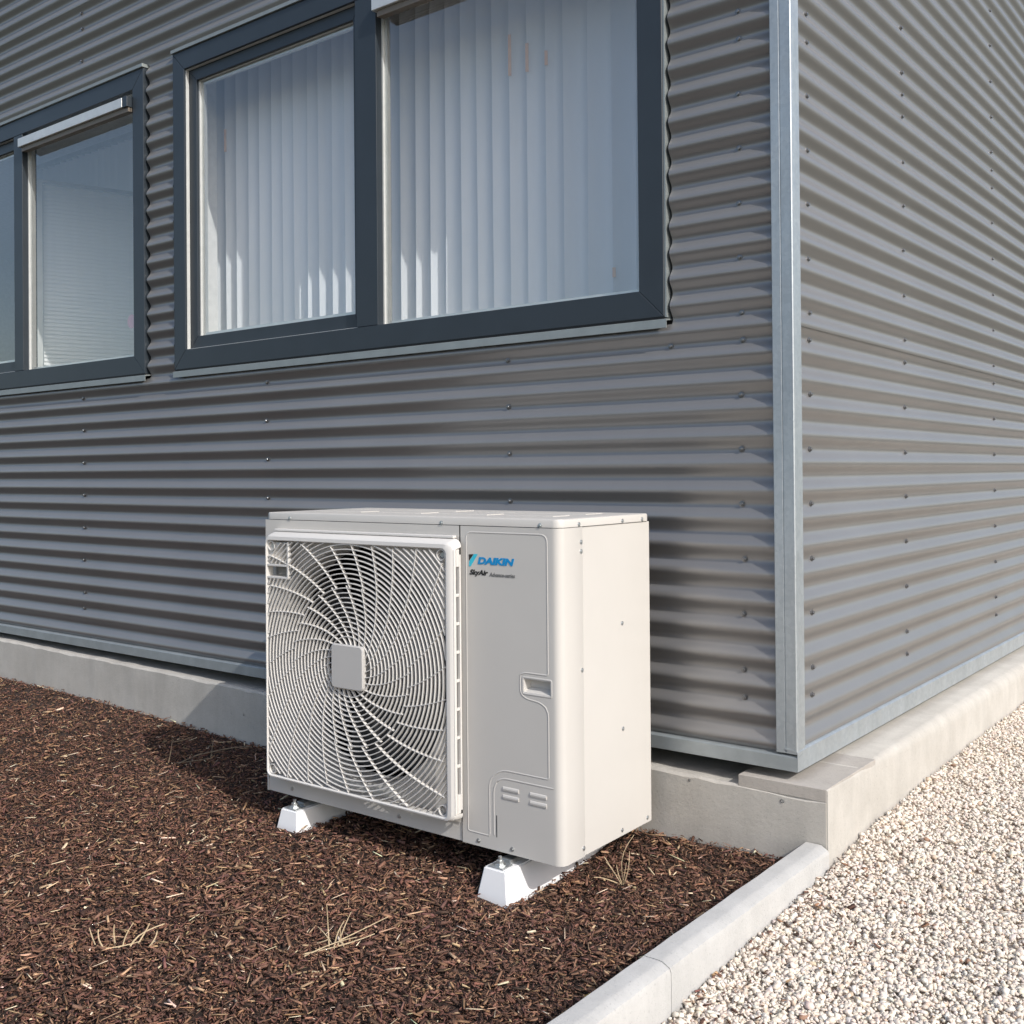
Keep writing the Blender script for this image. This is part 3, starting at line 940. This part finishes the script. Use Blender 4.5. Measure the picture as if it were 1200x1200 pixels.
# ------------------------------------------------------------------ support blocks
def block(xc, label):
    t = empty('support_block', (xc, -.32, -.2915), label, 'support block', UA, 'white blocks under the outdoor unit')
    z1 = .0830
    bm = bmesh.new()
    L = .302
    lo = [(-.051, -L), (.051, -L), (.051, L), (-.051, L)]
    hi = [(-.035, -L + .016), (.035, -L + .016), (.035, L - .016), (-.035, L - .016)]
    a = [bm.verts.new((*p, -.06)) for p in [(x * 1.2, y * 1.03) for x, y in lo]]
    b = [bm.verts.new((*p, z1)) for p in hi]
    for k in range(4): bm.faces.new((a[k], a[(k + 1) % 4], b[(k + 1) % 4], b[k]))
    bm.faces.new(b); bm.faces.new(a[::-1])
    bmesh.ops.bevel(bm, geom=[e for e in bm.edges], offset=.0035, segments=2, affect='EDGES')
    obj('block', bm, M['white'], t, smooth=30)
    for y0 in (-.283, .240): obj('washer_plate', boxes((-.024, .024, y0, y0 + .043, z1 + .0004, z1 + .0040), bev=.001), M['zinc'], t)
    obj('rail', boxes((-.0165, .0165, -.239, .239, z1 + .0003, z1 + .0125), bev=.001), M['zinc'], t)
    for y in (-.262, .262):
        bm = bmesh.new()
        lathe(bm, [(.016, z1 + .0042), (.016, z1 + .0070), (.0105, z1 + .0072), (.0105, z1 + .0160), (.0052, z1 + .0165), (.0052, z1 + .026), (.0001, z1 + .027)], 0, y, 0, 'z', 6)
        obj('bolt', bm, M['zinc'], t)
    return t
block(-.5550, 'white plastic block beam under the service panel end of the unit, nearest the gravel')
block(-1.3380, 'white plastic block beam under the fan grille end of the unit, in the shade behind')

# ------------------------------------------------------------------ bark mulch
def scatter_mesh(name, V, F, C, mat, parent=None):
    """V (n,k,3) vertices, F (m,3) triangles of one piece, C (n,3) tint"""
    n, k, _ = V.shape
    Fs = (F[None] + (np.arange(n) * k)[:, None, None]).reshape(-1, 3)
    me = bpy.data.meshes.new(name)
    me.vertices.add(n * k); me.vertices.foreach_set('co', V.astype('f').ravel())
    me.loops.add(Fs.size); me.loops.foreach_set('vertex_index', Fs.astype('i').ravel())
    me.polygons.add(len(Fs))
    me.polygons.foreach_set('loop_start', (np.arange(len(Fs)) * 3).astype('i'))
    me.polygons.foreach_set('loop_total', np.full(len(Fs), 3, 'i'))
    at = me.attributes.new('tint', 'FLOAT_COLOR', 'POINT')
    cc = np.concatenate([C if len(C) == n * k else np.repeat(C, k, 0), np.ones((n * k, 1))], 1)
    at.data.foreach_set('color', cc.astype('f').ravel())
    me.update(calc_edges=True); me.validate()
    return link(name, me, mat, parent)

def rotmats(yaw, pitch, roll):
    cy, sy, cp, sp, cr, sr = np.cos(yaw), np.sin(yaw), np.cos(pitch), np.sin(pitch), np.cos(roll), np.sin(roll)
    Rz = np.zeros((len(yaw), 3, 3)); Ry = Rz.copy(); Rx = Rz.copy()
    Rz[:, 0, 0] = cy; Rz[:, 0, 1] = -sy; Rz[:, 1, 0] = sy; Rz[:, 1, 1] = cy; Rz[:, 2, 2] = 1
    Ry[:, 0, 0] = cp; Ry[:, 0, 2] = sp; Ry[:, 2, 0] = -sp; Ry[:, 2, 2] = cp; Ry[:, 1, 1] = 1
    Rx[:, 1, 1] = cr; Rx[:, 1, 2] = -sr; Rx[:, 2, 1] = sr; Rx[:, 2, 2] = cr; Rx[:, 0, 0] = 1
    return Rz @ Ry @ Rx

CX, CY = 1.1366, -2.7803
def visible(x, y, m=.06):
    """roughly inside the picture, with a margin for a step to the side"""
    dx, dy = x - CX, y - CY
    dep = dx * f_.x + dy * f_.y; lat = dx * r_.x + dy * r_.y
    return (dep > 1.35) & (lat / dep > -.72 - m) & (lat / dep < .62 + m)

def bark(n, lo, hi, asp, thick, lift, tilt, cols, probs, wmax=.011):
    m = n
    out = []
    while len(out) < n:
        x = rng.uniform(-5.2, .030, 200000); y = rng.uniform(-2.35, -.034, 200000)
        # keep near chips denser than far ones
        d = np.hypot(x - CX, y - CY)
        keep = visible(x, y) & (rng.uniform(0, 1, 200000) < np.clip((2.6 / d) ** 1.3, .15, 1))
        keep &= ~((np.abs(x + .555) < .054) & (y > -.64)) & ~((np.abs(x + 1.338) < .054) & (y > -.64))
        out += list(np.stack([x, y], 1)[keep])
    P = np.array(out[:n])
    L = lo + (hi - lo) * rng.beta(1.3, 3.2, n)
    Wd = L * rng.uniform(*asp, n)
    Wd = np.clip(Wd, .0016, wmax)
    T = np.clip(Wd * rng.uniform(*thick, n), .0008, .006)
    # six-vertex splinter: two slanted triangular ends
    base = np.array([(-.5, -.5, -.3), (-.5, .4, -.2), (-.42, 0, .5), (.5, -.35, -.3), (.46, .5, -.1), (.40, .05, .45)])
    V = base[None] * np.stack([L, Wd, T], -1)[:, None, :]
    V = V + rng.normal(0, .14, (n, 6, 3)) * np.stack([L * .35, Wd, T], -1)[:, None, :]
    V = np.einsum('nij,nkj->nki', rotmats(rng.uniform(0, 2 * np.pi, n), rng.normal(0, tilt, n), rng.normal(0, .5, n)), V)
    z = mulch_h(P[:, 0], P[:, 1]) + rng.uniform(*lift, n)
    V += np.concatenate([P, z[:, None]], 1)[:, None, :]
    ci = rng.choice(len(cols), n, p=probs)
    C = np.array(cols)[ci] * rng.uniform(.8, 1.6, (n, 1)) * rng.normal(1, .05, (n, 3))
    F = np.array([(0, 2, 1), (3, 4, 5), (0, 1, 4), (0, 4, 3), (1, 2, 5), (1, 5, 4), (2, 0, 3), (2, 3, 5)])
    return V, F, np.clip(C, 0, 1)
BARK = [(.118, .060, .040), (.180, .092, .060), (.058, .031, .022), (.27, .150, .088), (.40, .26, .155), (.62, .50, .36), (.150, .072, .056)]
parts_ = [bark(38000, .003, .009, (.3, .7), (.4, .9), (.000, .009), .5, BARK, [.30, .27, .12, .14, .05, .02, .10]),
          bark(700, .018, .042, (.26, .45), (.25, .5), (.004, .010), .22, BARK, [.40, .25, .15, .08, .01, .0, .11], .015),
          bark(90000, .006, .024, (.22, .5), (.3, .9), (-.005, .007), .38, BARK, [.33, .27, .14, .09, .025, .005, .14]),
          bark(20000, .012, .042, (.12, .36), (.3, .8), (.002, .011), .30, BARK, [.25, .28, .12, .15, .07, .02, .11]),
          bark(2000, .018, .060, (.05, .11), (.5, .9), (.008, .015), .18, BARK, [.03, .10, .02, .30, .34, .18, .03])]
st = bark(260, .006, .026, (.22, .5), (.3, .9), (.004, .010), .3, BARK, [.33, .27, .14, .12, .05, .02, .07])
sx = .105 + rng.exponential(.10, 260); sy = rng.uniform(-1.3, .05, 260)
V_ = st[0] - st[0].mean(1, keepdims=True)
V_ += np.stack([sx, sy, gravel_h(sx, sy) + rng.uniform(.004, .009, 260)], -1)[:, None, :]
parts_.append((V_, st[1], st[2]))
mul = scatter_mesh('bark_mulch', np.concatenate([p[0] for p in parts_]), parts_[0][1], np.concatenate([p[2] for p in parts_]), M['chips'])
tag(mul, 'dark brown bark mulch of loose wood chips covering the bed before the wall', 'mulch', kind='stuff')

# ------------------------------------------------------------------ gravel
t = (1 + 5 ** .5) / 2
ico = np.array([(-1, t, 0), (1, t, 0), (-1, -t, 0), (1, -t, 0), (0, -1, t), (0, 1, t), (0, -1, -t), (0, 1, -t), (t, 0, -1), (t, 0, 1), (-t, 0, -1), (-t, 0, 1)]) / math.hypot(1, t)
icoF = np.array([(0, 11, 5), (0, 5, 1), (0, 1, 7), (0, 7, 10), (0, 10, 11), (1, 5, 9), (5, 11, 4), (11, 10, 2), (10, 7, 6), (7, 1, 8), (3, 9, 4), (3, 4, 2), (3, 2, 6), (3, 6, 8), (3, 8, 9), (4, 9, 5), (2, 4, 11), (6, 2, 10), (8, 6, 7), (9, 8, 1)])
cub = np.array([(x, y, z) for x in (-1, 1) for y in (-1, 1) for z in (-1, 1)]) * .62
cubF = np.array([(0, 1, 3), (0, 3, 2), (4, 6, 7), (4, 7, 5), (0, 4, 5), (0, 5, 1), (2, 3, 7), (2, 7, 6), (0, 2, 6), (0, 6, 4), (1, 5, 7), (1, 7, 3)])
def stones(n, lo, hi, lift, shape=ico, faces=icoF):
    out = []
    while len(out) < n:
        x = rng.uniform(.104, 1.36, 200000); y = rng.uniform(-1.6, 3.4, 200000)
        d = np.hypot(x - CX, y - CY)
        keep = visible(x, y, .40) & (rng.uniform(0, 1, 200000) < np.clip((2.2 / d) ** 1.0, .2, 1))
        out += list(np.stack([x, y], 1)[keep])
    P = np.array(out[:n])
    s = lo + (hi - lo) * rng.beta(1.6, 2.6, n)
    sc = np.stack([s * rng.uniform(.75, 1.25, n), s * rng.uniform(.65, 1.05, n), s * rng.uniform(.45, .7, n)], -1) / 2
    V = (shape[None] * (1.05 + rng.normal(0, .2, (n, len(shape), 1))) + rng.normal(0, .12, (n, len(shape), 3))) * sc[:, None, :]
    # flatten some sides, as crushed stone has
    ax = rng.normal(0, 1, (n, 3)); ax /= np.linalg.norm(ax, axis=1, keepdims=True)
    dd = np.einsum('nkj,nj->nk', V, ax); lim = s[:, None] * .2
    V -= np.maximum(dd - lim, 0)[..., None] * ax[:, None, :]
    ax = rng.normal(0, 1, (n, 3)); ax /= np.linalg.norm(ax, axis=1, keepdims=True)
    dd = np.einsum('nkj,nj->nk', V, ax)
    V -= np.maximum(dd - lim, 0)[..., None] * ax[:, None, :]
    V = np.einsum('nij,nkj->nki', rotmats(rng.uniform(0, 6.28, n), rng.normal(0, .5, n), rng.normal(0, .5, n)), V)
    z = gravel_h(P[:, 0], P[:, 1]) + rng.uniform(*lift, n)
    V += np.concatenate([P, z[:, None]], 1)[:, None, :]
    cols = np.array([(.745, .655, .555), (.775, .70, .61), (.715, .615, .515), (.715, .60, .515), (.62, .49, .37), (.34, .21, .145), (.64, .585, .53)])
    ci = rng.choice(7, n, p=[.36, .34, .13, .09, .035, .008, .037])
    C = cols[ci] * rng.uniform(.85, 1.1, (n, 1)) * rng.normal(1, .015, (n, 3))
    return V, faces, np.clip(C, 0, .8)
a_, b_ = stones(34000, .009, .021, (-.006, .000)), stones(9500, .012, .025, (-.002, .003))
c_ = stones(52000, .006, .017, (-.004, .002), cub, cubF)
def join(sets):
    Vs, Fs, o = [], [], 0
    for V, F, C in sets:
        n, k, _ = V.shape
        Fs.append((F[None] + (np.arange(n) * k)[:, None, None]).reshape(-1, 3) + o); Vs.append(V.reshape(-1, 3)); o += n * k
    return np.concatenate(Vs)[None], np.concatenate(Fs), np.concatenate([np.repeat(C, V.shape[1], 0) for V, F, C in sets])
gv = scatter_mesh('gravel', *join([a_, b_, c_]), M['stone'])
tag(gv, 'cream coloured crushed gravel lying beside the concrete edging', 'gravel', kind='stuff')

# ------------------------------------------------------------------ small things on the mulch
def tuft(name, x, y, stems, label, cat, mat, rad=.0016):
    """stems: (right, near, up) start and end in metres as one sees them from the path"""
    z0 = float(mulch_h(np.array([x]), np.array([y]))[0]) + .004
    rd, nd = Vector((.774, .633, 0)), Vector((.633, -.774, 0))
    bm = bmesh.new()
    for (a, b, c, d, e, f2) in stems:
        p, q = rd * a + nd * b + Vector((0, 0, c)), rd * d + nd * e + Vector((0, 0, f2))
        side = Vector((random.uniform(-1, 1), random.uniform(-1, 1), random.uniform(-.3, .6))) * (q - p).length * .11
        k = random.uniform(.75, 1.2)
        tube(bm, [p.lerp(q, i / 5) + side * math.sin(i / 5 * 3.14) for i in range(6)], [rad * k * (1.1 - .4 * i / 5) for i in range(6)], 5)
    tag(obj(name, bm, mat, None, (x, y, z0)), label, cat)
tuft('dry_grass_tuft', -.335, -.345, [(0, 0, 0, -.045, .01, .075), (0, .005, 0, -.038, -.01, .055), (.003, 0, 0, -.012, .0, .05), (.004, 0, 0, .012, .01, .06), (.006, .0, 0, .036, -.01, .125), (.004, .006, 0, .022, .0, .085), (-.004, 0, 0, -.075, .03, .03), (.0, .0, 0, .008, .03, .02)],
     'dry pale grass tuft growing beside the right side of the unit', 'grass tuft', M['straw'], .0011)
tuft('straw_bundle', -.625, -1.085, [(-.076, .045, .004, .078, -.030, .016), (-.072, .052, .002, .040, -.004, .020), (-.022, .0, .0, -.028, -.01, .090), (-.010, .01, .0, .012, .0, .058), (-.002, .005, .006, .026, -.02, .070), (.0, -.01, .01, .105, -.09, .030), (-.05, -.01, .005, -.020, .0, .02), (-.015, .02, .0, -.022, .05, .004), (.012, .0, .0, .004, .0, .045), (-.01, .0, .0, -.055, -.06, .02)],
     'bundle of broken straw stalks lying on the open bark in front of the unit', 'straw', M['straw'], .0014)
tuft('straw_stubble', -1.011, -1.395, [(-.055, .0, .0, -.075, -.02, .03), (-.035, .01, .0, -.048, .0, .035), (-.01, .0, .0, -.012, .0, .045), (.01, .01, .0, .028, -.01, .045), (.04, .0, .0, .062, -.02, .04), (.03, .02, .005, .09, -.04, .03), (-.03, .03, .004, .05, .01, .012), (.07, .01, .0, .085, .0, .03)],
     'clump of short straw stubble near the lower left of the bark bed', 'straw', M['straw'], .0015)
tuft('dead_twig', -2.211, -.367, [(-.02, .0, .0, .13, .05, .03), (.05, -.02, .02, .26, -.05, .045), (-.04, .0, .0, -.03, -.02, .085), (.11, -.03, .0, .10, -.12, .055), (.0, .02, .0, .10, .06, .05), (-.03, -.03, .07, .04, -.05, .085)],
     'grey dead twigs lying in the shadow left of the unit', 'twig', M['twig'], .0020)
tuft('dry_grass_tuft', -4.05, -.36, [(0, 0, 0, -.01, .0, .09), (.01, .0, 0, .02, .0, .10), (-.01, .01, 0, -.03, .0, .06)],
     'dry grass stub beside the plinth at the far left edge', 'grass tuft', M['straw'], .003)
tuft('grass_stalk', -.46, -.055, [(.0, .0, .0, .03, .0, .05), (.03, .0, .05, .075, .01, .035), (.075, .01, .035, .10, .02, -.004)],
     'curved grey stalk against the plinth behind the unit', 'stalk', M['twig'], .0018)
# fallen leaf
bm = bmesh.new()
half = [(0, 0), (.010, .010), (.015, .020), (.011, .030), (.004, .038), (0, .044)]
mid = [bm.verts.new((0, y, .003 + .25 * y)) for _, y in half]
for s in (-1, 1):
    ed = [bm.verts.new((s * x, y + .002 * (i % 2), .007 + .25 * y + .25 * x)) if x else mid[i] for i, (x, y) in enumerate(half)]
    for i in range(len(half) - 1):
        vs4 = []
        for v in (mid[i], ed[i], ed[i + 1], mid[i + 1]):
            if v not in vs4: vs4.append(v)
        if len(vs4) > 2: bm.faces.new(vs4)
ret = bmesh.ops.extrude_face_region(bm, geom=bm.faces[:])
bmesh.ops.translate(bm, verts=[v for v in ret['geom'] if isinstance(v, bmesh.types.BMVert)], vec=(0, 0, .0006))
lf = obj('fallen_leaf', bm, M['leaf'], None, (-.03, -1.000, float(mulch_h(np.array([-.03]), np.array([-1.0]))[0]) + .012))
lf.rotation_euler = (.5, .2, -.6)
tag(lf, 'small yellow brown fallen leaf on the bark beside the edging stone', 'leaf')
